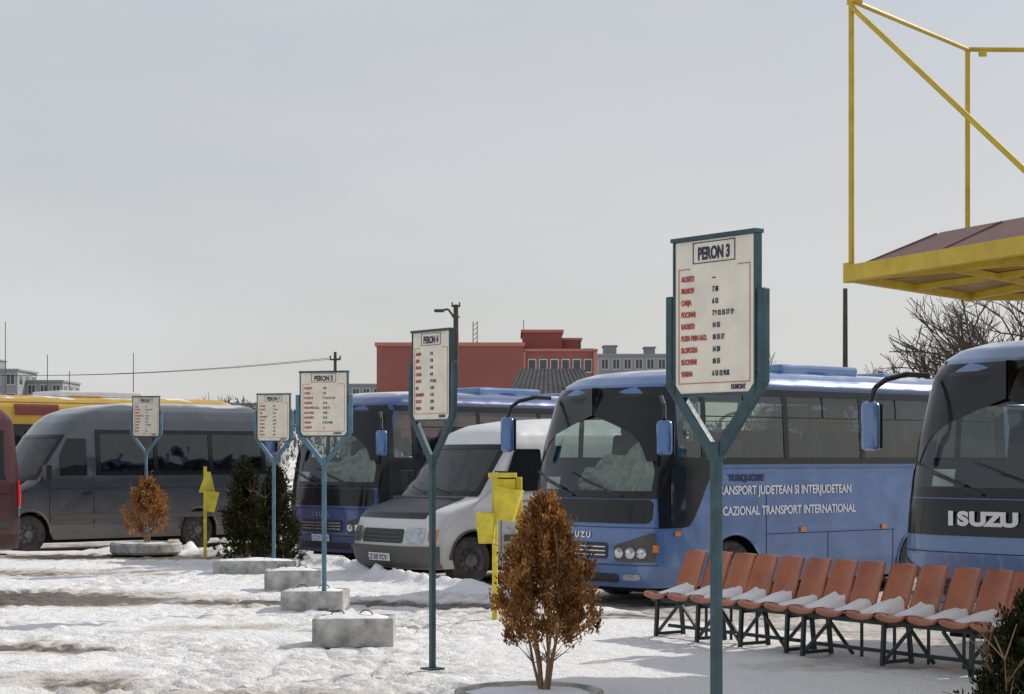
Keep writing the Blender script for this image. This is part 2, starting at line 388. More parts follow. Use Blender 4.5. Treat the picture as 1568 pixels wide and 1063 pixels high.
    for sg in(-1,1):
        def low(x):
            if x<.75: return .98
            if x>1.35: return 1.76
            t=(x-.75)/.6; return .98+.78*(t*t*(3-2*t))
        sp('glazing_lower_band',.30,L-.35,low,1.845,sg,.008,M['bpaint'],nx=70)
        sp('glazing_upper_band',.36,L-.35,2.63,2.72,sg,.008,M['bpaint'],nx=40,nz=2)
        sp('front_pillar',.26,.62,1.80,2.72,sg,.010,M['bpaint'],nx=8)
        sp('rear_pillar',L-.56,L-.35,1.80,2.72,sg,.010,M['bpaint'],nx=3)
        sp('side_glass',.5,L-.45,1.83,2.65,sg,.003,M['glass'],nx=40)
        sp('driver_lower_pane',.48,.74,1.06,1.74,sg,.016,M['dglass'],rc=.05)
        if side: sp('side_panel',1.36,L-.02,.53,1.70,sg,.0035,side,nx=60,nz=4) if False else None
        x=1.08
        for k in range(5):
            if x<L-.6:
                sp('window_pillar',x-.045,x+.045,1.82,2.66,sg,.011,M['bpaint'],nx=2,nz=6)
                if k<4:
                    mb=MB(); a=B.side(x+.05,2.36,sg,.008);b=B.side(min(x+1.45,L-.5),2.36,sg,.008); mb.tube(a,b,.011,n=4)
                    a=B.side(x+.74,2.36,sg,.008);b=B.side(x+.74,2.64,sg,.008); mb.tube(a,b,.010,n=4)
                    mb.obj('window_bar',M['bpaint'],E)
            x+=1.52
        sp('roof_gutter',.6,L-.3,2.735,2.757,sg,.012,M['dgrey'],nz=1)
        sp('side_trim',1.3,L-.3,1.70,1.722,sg,.008,M['dblue'],nz=1)
        sp('skirt_seam',2.2,4.8,.86,.87,sg,.003,M['dark'],nz=1)
        for xx in(2.2,3.4,4.75,6.2): sp('panel_seam',xx,xx+.012,.3,.86 if xx>2.2 else 1.5,sg,.003,M['dark'],nx=1)
        for xx in(.55,2.85,4.5): sp('marker_light',xx,xx+.1,.88,.94,sg,.02,M['orange'],nx=2,nz=2)
        for a in ar:
            mb=MB(); pr=None
            for k in range(17):
                t=math.pi*k/16; p=Vector((a+.5*math.cos(t),sg*(W+.003),.38+.5*math.sin(t)))
                if pr is not None: mb.tube(pr,p,.016,n=5)
                pr=p
            mb.obj('arch_lip',paint,E,smooth=60)
    mb=MB();mh=MB()
    def mirror(pts,c,sz):
        for a,b in zip(pts,pts[1:]): mb.tube(a,b,.026,n=8)
        mh.box(c,sz,rz=.25); mb.box((c[0]+sz[0]/2+.004,c[1],c[2]),(.012,sz[1]*.85,sz[2]*.9),rz=.25)
    w=W
    mirror([(.42,w*.86,2.62),(.25,w*.98,2.63),(.05,w*1.04,2.58),(-.06,w+.09,2.5),(-.10,w+.11,2.36)],(-.10,w+.11,2.14),(.12,.18,.46))
    mirror([(.45,-w*.9,2.58),(.25,-w-.08,2.58),(.12,-w-.26,2.47),(.06,-w-.33,2.3)],(.06,-w-.33,2.08),(.12,.2,.42))
    mb.obj('mirror_arms',M['black'],E,smooth=50)
    mh.obj('mirror_heads',M['blue'] if style==0 else M['lblue'],E,bevel=.05,smooth=40)
    mb=MB()
    mb.box((3.9,0,3.03),(1.6,1.2,.13)); mb.box((5.9,0,3.02),(.6,.6,.08)); mb.obj('roof_air_conditioner',M['lblue'],E,bevel=.05)
    if label:
        rt=(R(90),0,0)
        text('TURQUOISE','lettering_name',.115,M['txtdark'],E,(1.50,-W-.012,1.55),rt,1.05,bold=.004)
        text('TRANSPORT JUDETEAN SI INTERJUDETEAN','lettering_line_1',.155,M['txtwhite'],E,(1.25,-W-.012,1.38),rt,.87,bold=.003)
        text('OCAZIONAL TRANSPORT INTERNATIONAL','lettering_line_2',.155,M['txtwhite'],E,(1.28,-W-.012,1.12),rt,.87,bold=.003)
    if style==1:
        for i,(ch,q) in enumerate(zip('ISUZU',(.385,.265,.125,-.02,-.165))):
            text(ch,'front_letter',.165,M['txtwhite'],E,B.front(q,1.24,.02),(R(90),0,R(-90)-q*.25),1.55,'CENTER',bold=.010)
    return E
bus('blue_bus',(1.56,22.0),M['blue'],0,label=True,seed=1)
bus('blue_bus',(4.98,15.35),M['lblue'],1,seed=2)
bus('blue_bus',(-2.40,30.0),M['dblue'],0,rot=R(45),seed=3)
bus('blue_bus',(5.2,29.9),M['lblue'],0,seed=4)

def van(name,near,paint,kind,rot=ROT,L=5.6,W=.98,zsc=1):
    ux,uy=math.cos(rot),math.sin(rot)
    E=empty(name,(near[0]-uy*W,near[1]+ux*W,-.15),rot); E.scale=(1,1,zsc)
    if kind=='d':
        F=[(.25,.12),(.35,.03),(.55,0),(.75,.04),(.95,.11),(1.05,.2),(1.13,.42),(1.26,.85),(2.05,1.5),(2.22,1.68),(2.33,1.95),(2.4,2.4),(2.44,3.0)]
        Wd=[(.25,W*.95),(.5,W),(1.1,W),(1.3,W*.98),(2.05,W*.87),(2.2,W*.82),(2.32,W*.7),(2.4,W*.5),(2.44,W*.25)]
        wt=2.02; ar=[.95,4.2]; top=2.44; ws=1.3
    else:
        F=[(.25,.12),(.35,.03),(.55,0),(.8,.03),(1.0,.1),(1.12,.3),(1.22,.6),(1.36,.98),(2.2,1.6),(2.45,1.82),(2.62,2.05),(2.74,2.4),(2.82,3.0),(2.86,3.6)]
        Wd=[(.25,W*.95),(.5,W),(1.1,W),(1.4,W*.99),(2.3,W*.90),(2.5,W*.87),(2.68,W*.78),(2.78,W*.6),(2.84,W*.4),(2.86,W*.2)]
        wt=2.2; ar=[1.05,4.72] if L>6 else [1.0,4.1]; top=2.86; ws=1.4
    Rr=[(.25,L-.04),(1.2,L),(top-.3,L-.12),(top,L-.5)]
    B=Body(F,Wd,Rr,.36,2.5,.15,ar,.42,.25)
    B.hull('body',paint,E,cf=(.93,ws+.03,wt-.02),cs=None if kind=='d' else (2.5,L-.4,1.5,2.27)); wheels(E,ar,W-.02,.36,L,.75)
    interior(E,B,L,W,.72,[] if kind=='d' else [3.0+.8*k for k in range(int((L-3.4)/.8)+1)],ws,(-.65,-.25,.6),.98 if kind=='d' else 1.1)
    fp=lambda *a,**k:B.fpatch(*a,parent=E,**k)
    sp=lambda *a,**k:B.spatch(*a,parent=E,**k)
    for nm,a,b,c,d in (('windscreen_frame_top',-.95,.95,wt-.05,wt+.02),('windscreen_frame_bottom',-.95,.95,ws-.02,ws+.06),('windscreen_frame_side',-.96,-.9,ws,wt),('windscreen_frame_side',.9,.96,ws,wt)):
        fp(nm,a,b,c,d,.010,M['bpaint'],nq=24 if b-a>1 else 4)
    fp('windscreen',-.93,.93,ws+.03,wt-.02,.003,M['wglass'])
    fp('bumper',-.998,.998,.26,.58,.03,M['dgrey'],nq=40)
    fp('grille',-.5,.5,.62,.82,.012,M['black'],rc=.03)
    for k in range(3): fp('grille_bar',-.48,.48,.645+.055*k,.66+.055*k,.02,M['dgrey' if kind=='d' else 'chrome'],nz=1)
    fp('number_plate',-.27,.27,.36,.47,.045,M['txtwhite'],nz=1)
    text('CZ 05 YCV','plate_text',.1,M['txtdark'],E,(-.056,.24,.38),(R(90),0,R(-90)),1,'LEFT',bold=.002)
    for sg in(-1,1):
        a,b=sorted((sg*.54,sg*.86)); fp('headlight',a,b,.62,.84,.014,M['lamp'],rc=.04,nq=10)
        a,b=sorted((sg*.90,sg*.985)); fp('turn_signal',a,b,.66,.82,.014,M['orange'],nq=6)
        sp('side_window_front',1.62 if kind=='d' else 1.68,2.3 if kind=='d' else 2.25,(ws+.05),(lambda x:min(wt-.05,ws+.18+(x-1.55)*1.9)),sg,.012,M['dglass'],rc=.03)
        if kind!='d':
            sp('window_band_low',2.45,L-.35,1.45,1.53,sg,.008,M['bpaint']); sp('window_band_top',2.45,L-.35,2.24,2.32,sg,.008,M['bpaint'])
            sp('side_glass',2.48,L-.38,1.5,2.28,sg,.003,M['vglass'],nx=24)
            n=3 if L>6 else 2; x=2.5; wd=(L-.42-2.5)/n
            for k in range(n+1): sp('window_pillar',x-.05,x+.05,1.48,2.29,sg,.011,M['bpaint'],nx=2); x+=wd
        for xx in(1.45,2.38,3.7): sp('door_seam',xx,xx+.014,.45,ws+ (0 if xx<1.5 else .05),sg,.004,M['dark'],nx=1)
        sp('side_rub_strip',1.5,L-.3,.62,.72,sg,.018,M['dgrey'],nz=2)
        sp('waist_crease',1.5,L-.3,1.2,1.212,sg,.006,M['dark'],nz=1)
        a,b=L-.14,L-.02; sp('tail_light',a,b,1.0,1.45,sg,.012,M['red'],nx=3)
        sp('reverse_lamp',a,b,.82,.99,sg,.014,M['lamp'],nx=3)
        mb=MB(); mb.tube((1.45,sg*(W-.08),1.45),(1.35,sg*(W+.12),1.45),.02); mb.box((1.33,sg*(W+.16),1.5),(.12,.18,.3)); mb.obj('mirror',M['black'],E,bevel=.04)
        mb=MB(); mb.box((2.25,sg*(W+.02),1.12),(.16,.03,.04)); mb.obj('door_handle',M['black'],E)
        for a in ar:
            mb=MB(); pr=None
            for k in range(17):
                t=math.pi*k/16; p=Vector((a+.42*math.cos(t),sg*(W+.0),.38+.42*math.sin(t)))
                if pr is not None: mb.tube(pr,p,.022,n=5)
                pr=p
            mb.obj('arch_lip',M['dgrey'],E,smooth=60)
    if kind=='d':
        fp('bonnet_cover',-.8,.8,.97,1.255,.012,M['black'],nz=30)
    mb=MB()
    for q0 in(.1,-.5):
        mb.tube(B.front(q0,ws+.02,.02),B.front(q0+.5,ws+.12,.03),.01,n=5)
    mb.obj('wipers',M['black'],E)
    return E
van('white_van',(-1.28,25.7),M['white'],'d')
van('grey_minibus',(-10.0,34.2),M['grey'],'s',L=6.7,zsc=1.03)
van('maroon_van',(-8.52-.768*5.4,32.0-.64*5.4),M['maroon'],'s',L=5.4)

def coach(name,near,L=12):
    W=1.25; E=empty(name,(near[0]-.64*W,near[1]+.768*W,-.22),ROT)
    F=[(.3,.1),(.5,0),(1.2,0),(2.9,.2),(3.2,.3),(3.4,.5),(3.5,.9)]
    Wd=[(.3,W),(2.9,W*.98),(3.2,W*.95),(3.4,W*.85),(3.48,W*.6),(3.5,W*.3)]
    B=Body(F,Wd,[(.3,L),(3.3,L-.05),(3.5,L-.4)],.3,3,.25,[2.6,9],.55,.3)
    B.hull('body',M['yellowbus'],E); wheels(E,[2.6,9],W-.02,.48,L,1.0)
    B.fpatch('windscreen',-.93,.93,1.2,2.8,.012,M['dglass'],E,rc=.1)
    B.fpatch('destination_box',-.8,.8,2.9,3.15,.012,M['black'],E,rc=.03)
    for sg in(-1,1):
        B.spatch('window_band',.5,L-.4,1.5,2.75,sg,.008,M['black'],E,nx=40)
        x=.6
        while x<L-1.6:
            B.spatch('side_window',x,x+1.35,1.55,2.7,sg,.016,M['dglass'],E,rc=.06); x+=1.42
        B.spatch('side_sign',5.4,6.6,2.98,3.26,sg,.014,M['dred'],E)
        B.spatch('roof_seam',.6,L-.4,3.3,3.315,sg,.01,M['dgrey'],E,nz=1)
    for q in(-.7,.7): B.fpatch('headlight',q-.15,q+.15,.6,.85,.012,M['lamp'],E,rc=.04)
    mb=MB(); mb.box((8,0,3.56),(2.4,1.6,.16)); mb.obj('roof_unit',M['white'],E,bevel=.04)
coach('yellow_coach_bus',(-16.6,42.4))

# ------------------------------------------------------------------ platform signs
def sign(no,x,y,rz,m,rows,dz=0.0,w=.5,dj=0,thick=.045):
    E=empty('bus_platform_sign',(x,y,dz),rz)
    mb=MB(); hw=w/2+.04; jz=1.70+dj
    mb.box((0,0,(jz-dz)/2),(thick,thick*.9,jz+dz)) 
    for sg in(-1,1):
        mb.bar((0,0,jz-.03),(sg*hw,0,2.04),thick*.8,.055)
        mb.box((sg*hw,0,2.235),(.042,.04,.42))
        mb.box((sg*(hw-.028),0,2.2),(.028,.03,.24))
    mb.box((0,0,jz),(.075,.05,.08))
    mb.obj('post',m,E,bevel=.005)
    mb=MB(); mb.box((0,0,2.34),(w,.03,.70)); mb.obj('board',M['board'],E,bevel=.004)
    mb=MB()
    mb.box((0,-.002,2.70),(w+.035,.055,.018)); mb.box((0,0,1.982),(w+.01,.04,.014))
    for sg in(-1,1): mb.box((sg*(w/2+.005),0,2.34),(.010,.042,.70))
    mb.obj('board_frame',M['green'],E)
    yy=-.017; k=w/.6
    rt=(R(90),0,0)
    text('PERON %d'%no,'title',.078,M['txtdark'],E,(0,yy,2.60),rt,.78*k,'CENTER',bold=.003)
    mb=MB()
    for a,b,c,d in((-.16,2.675,.16,2.679),(-.16,2.582,.16,2.586),(-.16,2.582,-.155,2.68),(.155,2.582,.16,2.68)):
        mb.box(((a+c)/2*k,yy,(b+d)/2),((c-a)*k,.002,d-b))
    mb.obj('title_box',M['txtdark'],E)
    mb=MB()
    for a,b,c,d in((-.27,2.56,-.18,2.563),(.18,2.56,.27,2.563),(-.27,2.035,.27,2.038),(-.27,2.035,-.267,2.563),(.267,2.035,.27,2.563)):
        mb.box(((a+c)/2*k,yy,(b+d)/2),((c-a)*k,.002,d-b))
    mb.obj('border_line',M['txtred'],E)
    for i,(a,b) in enumerate(rows):
        z=2.505-i*.0545
        text(a,'destination',.034,M['txtred'],E,(-.25*k,yy,z),rt,.78*k,bold=.0012)
        text(b,'departure_time',.032,M['txtdark'],E,(-.01*k,yy,z),rt,.78*k,bold=.0012)
    text('DUMONT','maker_mark',.03,M['txtdark'],E,(.13*k,yy,2.005),rt,.8*k,bold=.001)
    mb=MB(); mb.box((0,0,.012-dz),(.14,.14,.016)); mb.obj('foot_plate',m,E)
rows=[('ALDESTI','---'),('BRASOV','7 30'),('CARJA','6 15'),('FOCSANI','7 9 12 15 17 19'),('RADESTI','14 15'),('PLESA PRIN ALD.','10 15 17'),('SLOBOZIA','14 30'),('SUCEVENI','10 15'),('VARNA','6 15 12 BUS')]
r4=[('ALBENI','7 15'),('AJUD','9 30'),('BACAU','6 45'),('CETATE','8 10'),('GALATI','7 9 12 16'),('IASI','14 40'),('MARASESTI','11 15'),('TECUCI','15 20'),('VASLUI','13 30'),]
sign(3,.925,8.28,R(-52),M['green'],rows,dj=.03,w=.51)
sign(4,-.635,14.6,R(-52),M['green'],r4,dj=-.03,dz=.01)
sign(5,-2.09,20.35,R(-18),M['hazeteal'],rows[1:]+rows[:1],dz=-.05,w=.56)
sign(6,-3.62,27.8,R(-20),M['hazeteal'],r4[3:]+r4[:3],dz=-.04,w=.54)
sign(7,-6.58,32.9,R(-12),M['hazeteal'],rows[2:]+rows[:2],dz=.09,w=.5)

# ------------------------------------------------------------------ bins
def bin1(x,y,rz,two=True):
    E=empty('yellow_litter_bin',(x,y,0),rz)
    mb=MB()
    mb.box((-.06,0,.76),(.055,.04,1.56))
    if two: mb.box((.19,.05,.86),(.06,.05,1.26))
    mb.obj('posts',M['ybin'],E,bevel=.005)
    mb=MB()
    def bucket(c,w,d,h,tilt):
        T=Matrix.Translation(c)@Matrix.Rotation(tilt,4,'Y')
        a=w/2;b=d/2;k=.72
        o=[(-a,-b,h),(a,-b,h),(a,b,h),(-a,b,h),(-a*k,-b*k,0),(a*k,-b*k,0),(a*k,b*k,0),(-a*k,b*k,0)]
        i=[(p*.92,q*.92,r+(.02 if r==0 else 0)) for p,q,r in o]
        vs=[T@Vector(p) for p in o+i]
        mb.add(vs,[(0,1,5,4),(1,2,6,5),(2,3,7,6),(3,0,4,7),(4,5,6,7),(8,12,13,9),(9,13,14,10),(10,14,15,11),(11,15,12,8),(0,8,9,1),(1,9,10,2),(2,10,11,3),(3,11,8,0),(12,15,14,13)])
    if two:
        bucket((-.13,-.14,.80),.2,.2,.32,0)
        bucket((.05,-.10,1.04),.28,.24,.34,R(10))
        mb.box((.02,.0,1.51),(.30,.05,.05)); mb.box((.06,-.02,1.42),(.2,.02,.1))
    else:
        bucket((-.0,-.1,.78),.26,.22,.34,R(8))
        mb.add([(-.17,-.03,1.1),(.11,-.03,1.1),(.03,-.03,1.45),(-.05,-.03,1.45),(-.17,.03,1.1),(.11,.03,1.1),(.03,.03,1.45),(-.05,.03,1.45)],[(0,1,2,3),(7,6,5,4),(0,4,5,1),(1,5,6,2),(2,6,7,3),(3,7,4,0)])
    mb.obj('buckets',M['ybin'],E,bevel=.004)
bin1(-.12,19.2,R(-8)); bin1(-5.14,31.0,R(10),False)

# ------------------------------------------------------------------ seats
def bench(x,y,n,sp=.335):
    rd=Vector((.57,-.82,0)).normalized()
    rz=math.atan2(rd.y,rd.x)
    E=empty('waiting_bench_row',(x,y,0),rz)
    prof=[(-.47,.365),(-.465,.39),(-.44,.412),(-.36,.41),(-.26,.395),(-.16,.385),(-.09,.395),(-.05,.43),(-.02,.50),(.01,.58),(.05,.68),(.09,.77),(.104,.80),(.118,.808)]
    mb=MB();ms=MB()
    for i in range(n):
        cx=i*sp; hw=.154; jit=random.uniform(-.015,.015)
        def fn(u,v):
            t=v*(len(prof)-1);k=min(int(t),len(prof)-2);f=t-k
            py=prof[k][0]*(1-f)+prof[k+1][0]*f; pz=prof[k][1]*(1-f)+prof[k+1][1]*f
            s=2*u-1
            e=min(v,1-v)*13; wf=1-.16*max(0,1-e)**2
            if v>.6: wf*=1-.12*(v-.6)/.4
            return (cx+s*hw*wf, py-(.03*s*s if v>.55 else 0)+jit*(1+v), pz+(.022*s*s if v<=.55 else 0))
        mb.grid(fn,8,30)
        hs=random.uniform(.08,.13)
        def fs(u,v):
            s=2*u-1; e=(1-abs(s)**4)
            nn=noise.noise(Vector((i*3.1,s*2,v*2)))
            y0=-.34+.09*nn+.05*math.sin(i*2.3); yy=y0+(-.03-y0)*v
            zz=.404+e*hs*(v**.8)*(1+.3*nn)+ (0.0 if v>0 else -.01)
            return (cx+s*hw*.9,yy+jit,zz)
        ms.grid(fs,10,8)
    mb.obj('seat_shells',M['chair'],E,smooth=60,solid=.012)
    ms.obj('snow_on_seats',M['snow'],E,smooth=80)
    mb=MB(); Lr=(n-1)*sp
    for yy in(-.36,-.12): mb.box((Lr/2,yy,.350),(Lr+.3,.03,.04))
    mb.box((Lr/2,-.24,.10),(Lr+.1,.03,.03))
    xs=[-.05+ (Lr+.1)*k/3 for k in range(4)]
    for xx in xs:
        mb.bar((xx,-.40,0),(xx,-.38,.345),.032,.032); mb.bar((xx,-.06,0),(xx,-.10,.345),.032,.032)
        mb.bar((xx,-.40,.03),(xx,-.06,.03),.028,.028); mb.bar((xx,-.39,.32),(xx,-.10,.32),.028,.028)
    for xx,x2 in((xs[0],xs[0]+.32),(xs[-1],xs[-1]-.32),(xs[1],xs[1]+.3),(xs[2],xs[2]-.3)):
        mb.bar((xx,-.12,.33),(x2,-.12,.03),.022,.025); mb.bar((xx,-.39,.03),(x2,-.38,.33),.022,.025)
    for k in range(int(n*.8)):
        xx=k*Lr/(n*.8); mb.box((xx,-.12,.18),(.02,.02,.33))
    mb.obj('frame',M['frame'],E)
bench(1.72,17.5,6); bench(2.84,15.82,9)

# ------------------------------------------------------------------ yellow canopy
def canopy():
    E=empty('yellow_canopy_shelter',(0,0,0))
    pts=[Vector(p) for p in((2.76,15.0),(4.20,16.8),(7.6,16.9),(9.0,14.5),(8.0,11.2),(4.42,11.2))]
    z0,z1=3.14,3.27; cen=Vector((6.0,14.1)); n=len(pts)
    def ring(k): return [cen+(p-cen)*k for p in pts]
    mb=MB()
    for i in range(n):
        a,b=pts[i],pts[(i+1)%n]; mb.bar((a.x,a.y,(z0+z1)/2),(b.x,b.y,(z0+z1)/2),.07,z1-z0)
        mb.tube((a.x,a.y,z0-.01),(a.x,a.y,z1+.02),.045,n=8)
    mb.obj('fascia',M['yellow'],E)
    mb=MB(); r0=ring(.985); r1=ring(.78); r2=ring(.3)
    vs=[(p.x,p.y,3.255) for p in r0]+[(p.x,p.y,3.52) for p in r1]+[(p.x,p.y,3.62) for p in r2]
    fs=[]
    for L in(0,1):
        for i in range(n): fs.append((L*n+i,L*n+(i+1)%n,(L+1)*n+(i+1)%n,(L+1)*n+i))
    fs.append(tuple(2*n+i for i in range(n)))
    mb.add(vs,fs); mb.obj('roof',M['roofbrown'],E)
    mb=MB()
    for i in range(n):
        a,b=pts[i],pts[(i+1)%n]
        for k in range(4):
            t=(k+.0)/4; p=a+(b-a)*t; p0=cen+(p-cen)*.98; p1=cen+(p-cen)*.79
            mb.bar((p0.x,p0.y,3.262),(p1.x,p1.y,3.512),.02,.012)
    mb.obj('roof_seams',M['roofbrown'],E)
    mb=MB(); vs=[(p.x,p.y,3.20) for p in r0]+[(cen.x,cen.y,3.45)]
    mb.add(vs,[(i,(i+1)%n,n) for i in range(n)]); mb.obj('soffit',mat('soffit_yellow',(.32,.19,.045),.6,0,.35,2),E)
    mb=MB()
    for i in range(n):
        a=pts[i]; mb.bar((a.x,a.y,3.17),(cen.x,cen.y,3.40),.06,.06)
        m2=(pts[i]+pts[(i+1)%n])/2; mb.bar((m2.x,m2.y,3.17),(cen.x,cen.y,3.40),.05,.05)
    for k in(.5,.75):
        q=ring(k)
        for i in range(n): mb.bar((q[i].x,q[i].y,3.16+.24*(1-k)),(q[(i+1)%n].x,q[(i+1)%n].y,3.16+.24*(1-k)),.04,.05)
    mb.obj('ribs',M['yellow'],E)
    mb=MB(); mb.tube((6.0,12.6,0),(6.0,12.6,3.3),.09); mb.tube((7.6,13.0,0),(7.6,13.0,3.3),.09); mb.obj('columns',M['yellow'],E)
    mb=MB(); zt=5.44
    A=(2.78,14.98);Bp=(4.18,16.78);C=(7.6,16.88);Fp=(3.90,12.46);G=(8.6,13.0)
    for p in(A,Bp,C,Fp,G): mb.tube((p[0],p[1],3.25),(p[0],p[1],zt),.024,n=8)
    for p,q in((A,Bp),(Bp,C),(A,Fp),(C,G),(Fp,G)): mb.tube((p[0],p[1],zt),(q[0],q[1],zt),.022,n=8)
    mb.tube((A[0],A[1],zt-.05),(Fp[0],Fp[1],3.27),.022,n=8)
    mb.box((Bp[0]+.13,Bp[1]-.03,zt-.045),(.07,.03,.05)); mb.box((A[0]+.03,A[1]+.02,zt),(.12,.06,.05))
    mb.obj('upper_frame',M['yellow'],E)
canopy()

# ------------------------------------------------------------------ planters
def planter(x0,x1,y,h,d=.45,rz=0):
    E=empty('concrete_planter',((x0+x1)/2,y+d/2,-.01),rz); w=x1-x0
    mb=MB(); t=.055
    mb.box((0,-d/2+t/2,h/2),(w,t,h)); mb.box((0,d/2-t/2,h/2),(w,t,h))
    for sg in(-1,1): mb.box((sg*(w/2-t/2),0,h/2),(t-.001,d-2*t,h-.004))
    mb.obj('walls',M['concrete'],E,bevel=.012)
    mb=MB()
    def f(u,v): return ((u-.5)*(w-.04),(v-.5)*(d-.04),h-.02+.05*(1-(2*u-1)**2)*(1-(2*v-1)**2)+.02*noise.noise(Vector((u*6+x0,v*6,0))))
    mb.grid(f,14,10); mb.obj('snow_filling',M['snow'],E,smooth=80)
    mb=MB()
    for sg in(-.2,.15):
        pr=None
        for k in range(7):
            a=math.pi*k/6; p=(sg*w+.06*math.cos(a),-.05,h+.02+.04*math.sin(a))
            if pr: mb.tube(pr,p,.006,n=5)
            pr=p
    mb.obj('lifting_loops',M['wood'],E)
planter(-1.80,-1.07,16.4,.26,.5,.03); planter(-2.56,-1.86,20.3,.22,.55,-.05); planter(-3.16,-2.44,23.2,.27,.5,.08); planter(-4.35,-3.15,26.6,.2,.6,-.03)
def round_planter(x,y,r,h):
    E=empty('round_planter',(x,y,0)); mb=MB()
    mb.lathe([(r*.94,0),(r,.04),(r,h-.03),(r*.96,h),(r*.88,h),(r*.86,h-.04)],(0,0,0),'z',36); mb.obj('ring',M['concrete'],E,smooth=30)
    mb=MB()
    def f(u,v):
        a=u*2*math.pi; rr=v*r*.88; return (rr*math.cos(a),rr*math.sin(a),h-.03+.03*(1-v)+.015*noise.noise(Vector((rr*math.cos(a)*5+x,rr*math.sin(a)*5,1))))
    mb.grid(f,30,8); mb.obj('snow_filling',M['snow'],E,smooth=80)
round_planter(.12,12.98,.53,.05); round_planter(-6.45,32.2,.62,.2)

# ------------------------------------------------------------------ conifers
def leafmat(name,c1,c2,c3,trn=.3):
    m=bpy.data.materials.new(name); m.use_nodes=True; nt=m.node_tree;N=nt.nodes;Lk=nt.links;b=N['Principled BSDF']
    at=N.new('ShaderNodeAttribute'); at.attribute_name='tint'
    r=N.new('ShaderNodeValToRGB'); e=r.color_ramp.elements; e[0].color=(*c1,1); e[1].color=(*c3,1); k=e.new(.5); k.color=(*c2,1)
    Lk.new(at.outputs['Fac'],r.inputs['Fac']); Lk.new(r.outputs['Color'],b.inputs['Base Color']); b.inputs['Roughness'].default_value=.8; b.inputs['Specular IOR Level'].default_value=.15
    tr=N.new('ShaderNodeBsdfTranslucent'); Lk.new(r.outputs['Color'],tr.inputs[0]); mx=N.new('ShaderNodeMixShader'); mx.inputs[0].default_value=trn
    Lk.new(b.outputs[0],mx.inputs[1]); Lk.new(tr.outputs[0],mx.inputs[2]); Lk.new(mx.outputs[0],N['Material Output'].inputs[0])
    return m
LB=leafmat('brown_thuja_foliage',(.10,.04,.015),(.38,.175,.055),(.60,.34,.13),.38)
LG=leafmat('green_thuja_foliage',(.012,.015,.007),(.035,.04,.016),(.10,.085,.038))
def conifer(name,x,y,z0,z1,rad,lm,nclump,nleaf,ls,seed,stems=5,zb=0,shape=.62,base=.1):
    rnd=random.Random(seed); E=empty(name,(x,y,0)); vs=[];fs=[];tint=[]
    H=z1-z0
    for c in range(nclump):
        t=rnd.random()**.9; a=rnd.random()*2*math.pi
        pr=(math.sin(math.pi*min(1,max(0,t*(1-base)+base))**shape))**.8
        lump=1+.34*noise.noise(Vector((math.cos(a)*1.6+seed,math.sin(a)*1.6,t*4)))+.36*noise.noise(Vector((math.cos(a)*4+seed,math.sin(a)*4,t*9)))
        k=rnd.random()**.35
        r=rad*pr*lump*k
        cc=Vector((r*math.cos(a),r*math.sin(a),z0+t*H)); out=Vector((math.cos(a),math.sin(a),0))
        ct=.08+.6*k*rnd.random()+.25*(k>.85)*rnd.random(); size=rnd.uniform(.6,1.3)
        ax=(out*rnd.uniform(.1,.8)+Vector((0,0,1))).normalized()
        for l in range(nleaf):
            g=Vector((rnd.gauss(0,1),rnd.gauss(0,1),rnd.gauss(0,1)))
            p=cc+g*ls*.55*size+ax*ls*size*rnd.uniform(-1,2.6)
            d=(ax+Vector((rnd.gauss(0,.45),rnd.gauss(0,.45),rnd.gauss(0,.3)))).normalized()*ls*rnd.uniform(.6,1.4)
            s=d.cross(Vector((rnd.gauss(0,1),rnd.gauss(0,1),rnd.gauss(0,1)))).normalized()*ls*rnd.uniform(.14,.3)
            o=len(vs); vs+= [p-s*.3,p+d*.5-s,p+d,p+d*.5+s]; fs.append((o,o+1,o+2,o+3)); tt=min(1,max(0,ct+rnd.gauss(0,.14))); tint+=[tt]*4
    me=bpy.data.meshes.new('foliage'); me.from_pydata([tuple(v) for v in vs],[],fs)
    at=me.attributes.new('tint','FLOAT','POINT'); at.data.foreach_set('value',tint)
    me.materials.append(lm); o=bpy.data.objects.new('foliage',me); scene.collection.objects.link(o); o.parent=E
    mb=MB()
    for s in range(stems):
        a=s*2*math.pi/stems+.4; p=Vector((.03*math.cos(a),.03*math.sin(a),zb)); dr=Vector((math.cos(a)*rad*.5,math.sin(a)*rad*.5,(z1-zb)*.75))
        for k in range(5):
            q=p+dr/5+Vector((rnd.gauss(0,.015),rnd.gauss(0,.015),0)); mb.tube(p,q,.013*(1-k/6),.013*(1-(k+1)/6),n=6)
            for b in range(4): mb.tube(q,q+Vector((rnd.gauss(0,.1),rnd.gauss(0,.1),rnd.uniform(.05,.2))),.005,.002,n=4)
            p=q
    mb.obj('stems',mat('stem_bark',(.26,.15,.08),.85,0,.3,10),E)
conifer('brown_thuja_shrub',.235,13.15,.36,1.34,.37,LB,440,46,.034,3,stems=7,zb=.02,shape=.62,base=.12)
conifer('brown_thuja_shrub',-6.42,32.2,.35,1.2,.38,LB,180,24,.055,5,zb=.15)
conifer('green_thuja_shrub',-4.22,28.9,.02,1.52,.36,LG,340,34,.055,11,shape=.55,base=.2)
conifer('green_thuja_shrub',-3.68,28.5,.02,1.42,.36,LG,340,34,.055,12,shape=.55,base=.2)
conifer('green_thuja_shrub',2.68,9.5,.02,.90,.36,LG,420,40,.032,13,shape=.5,base=.2)

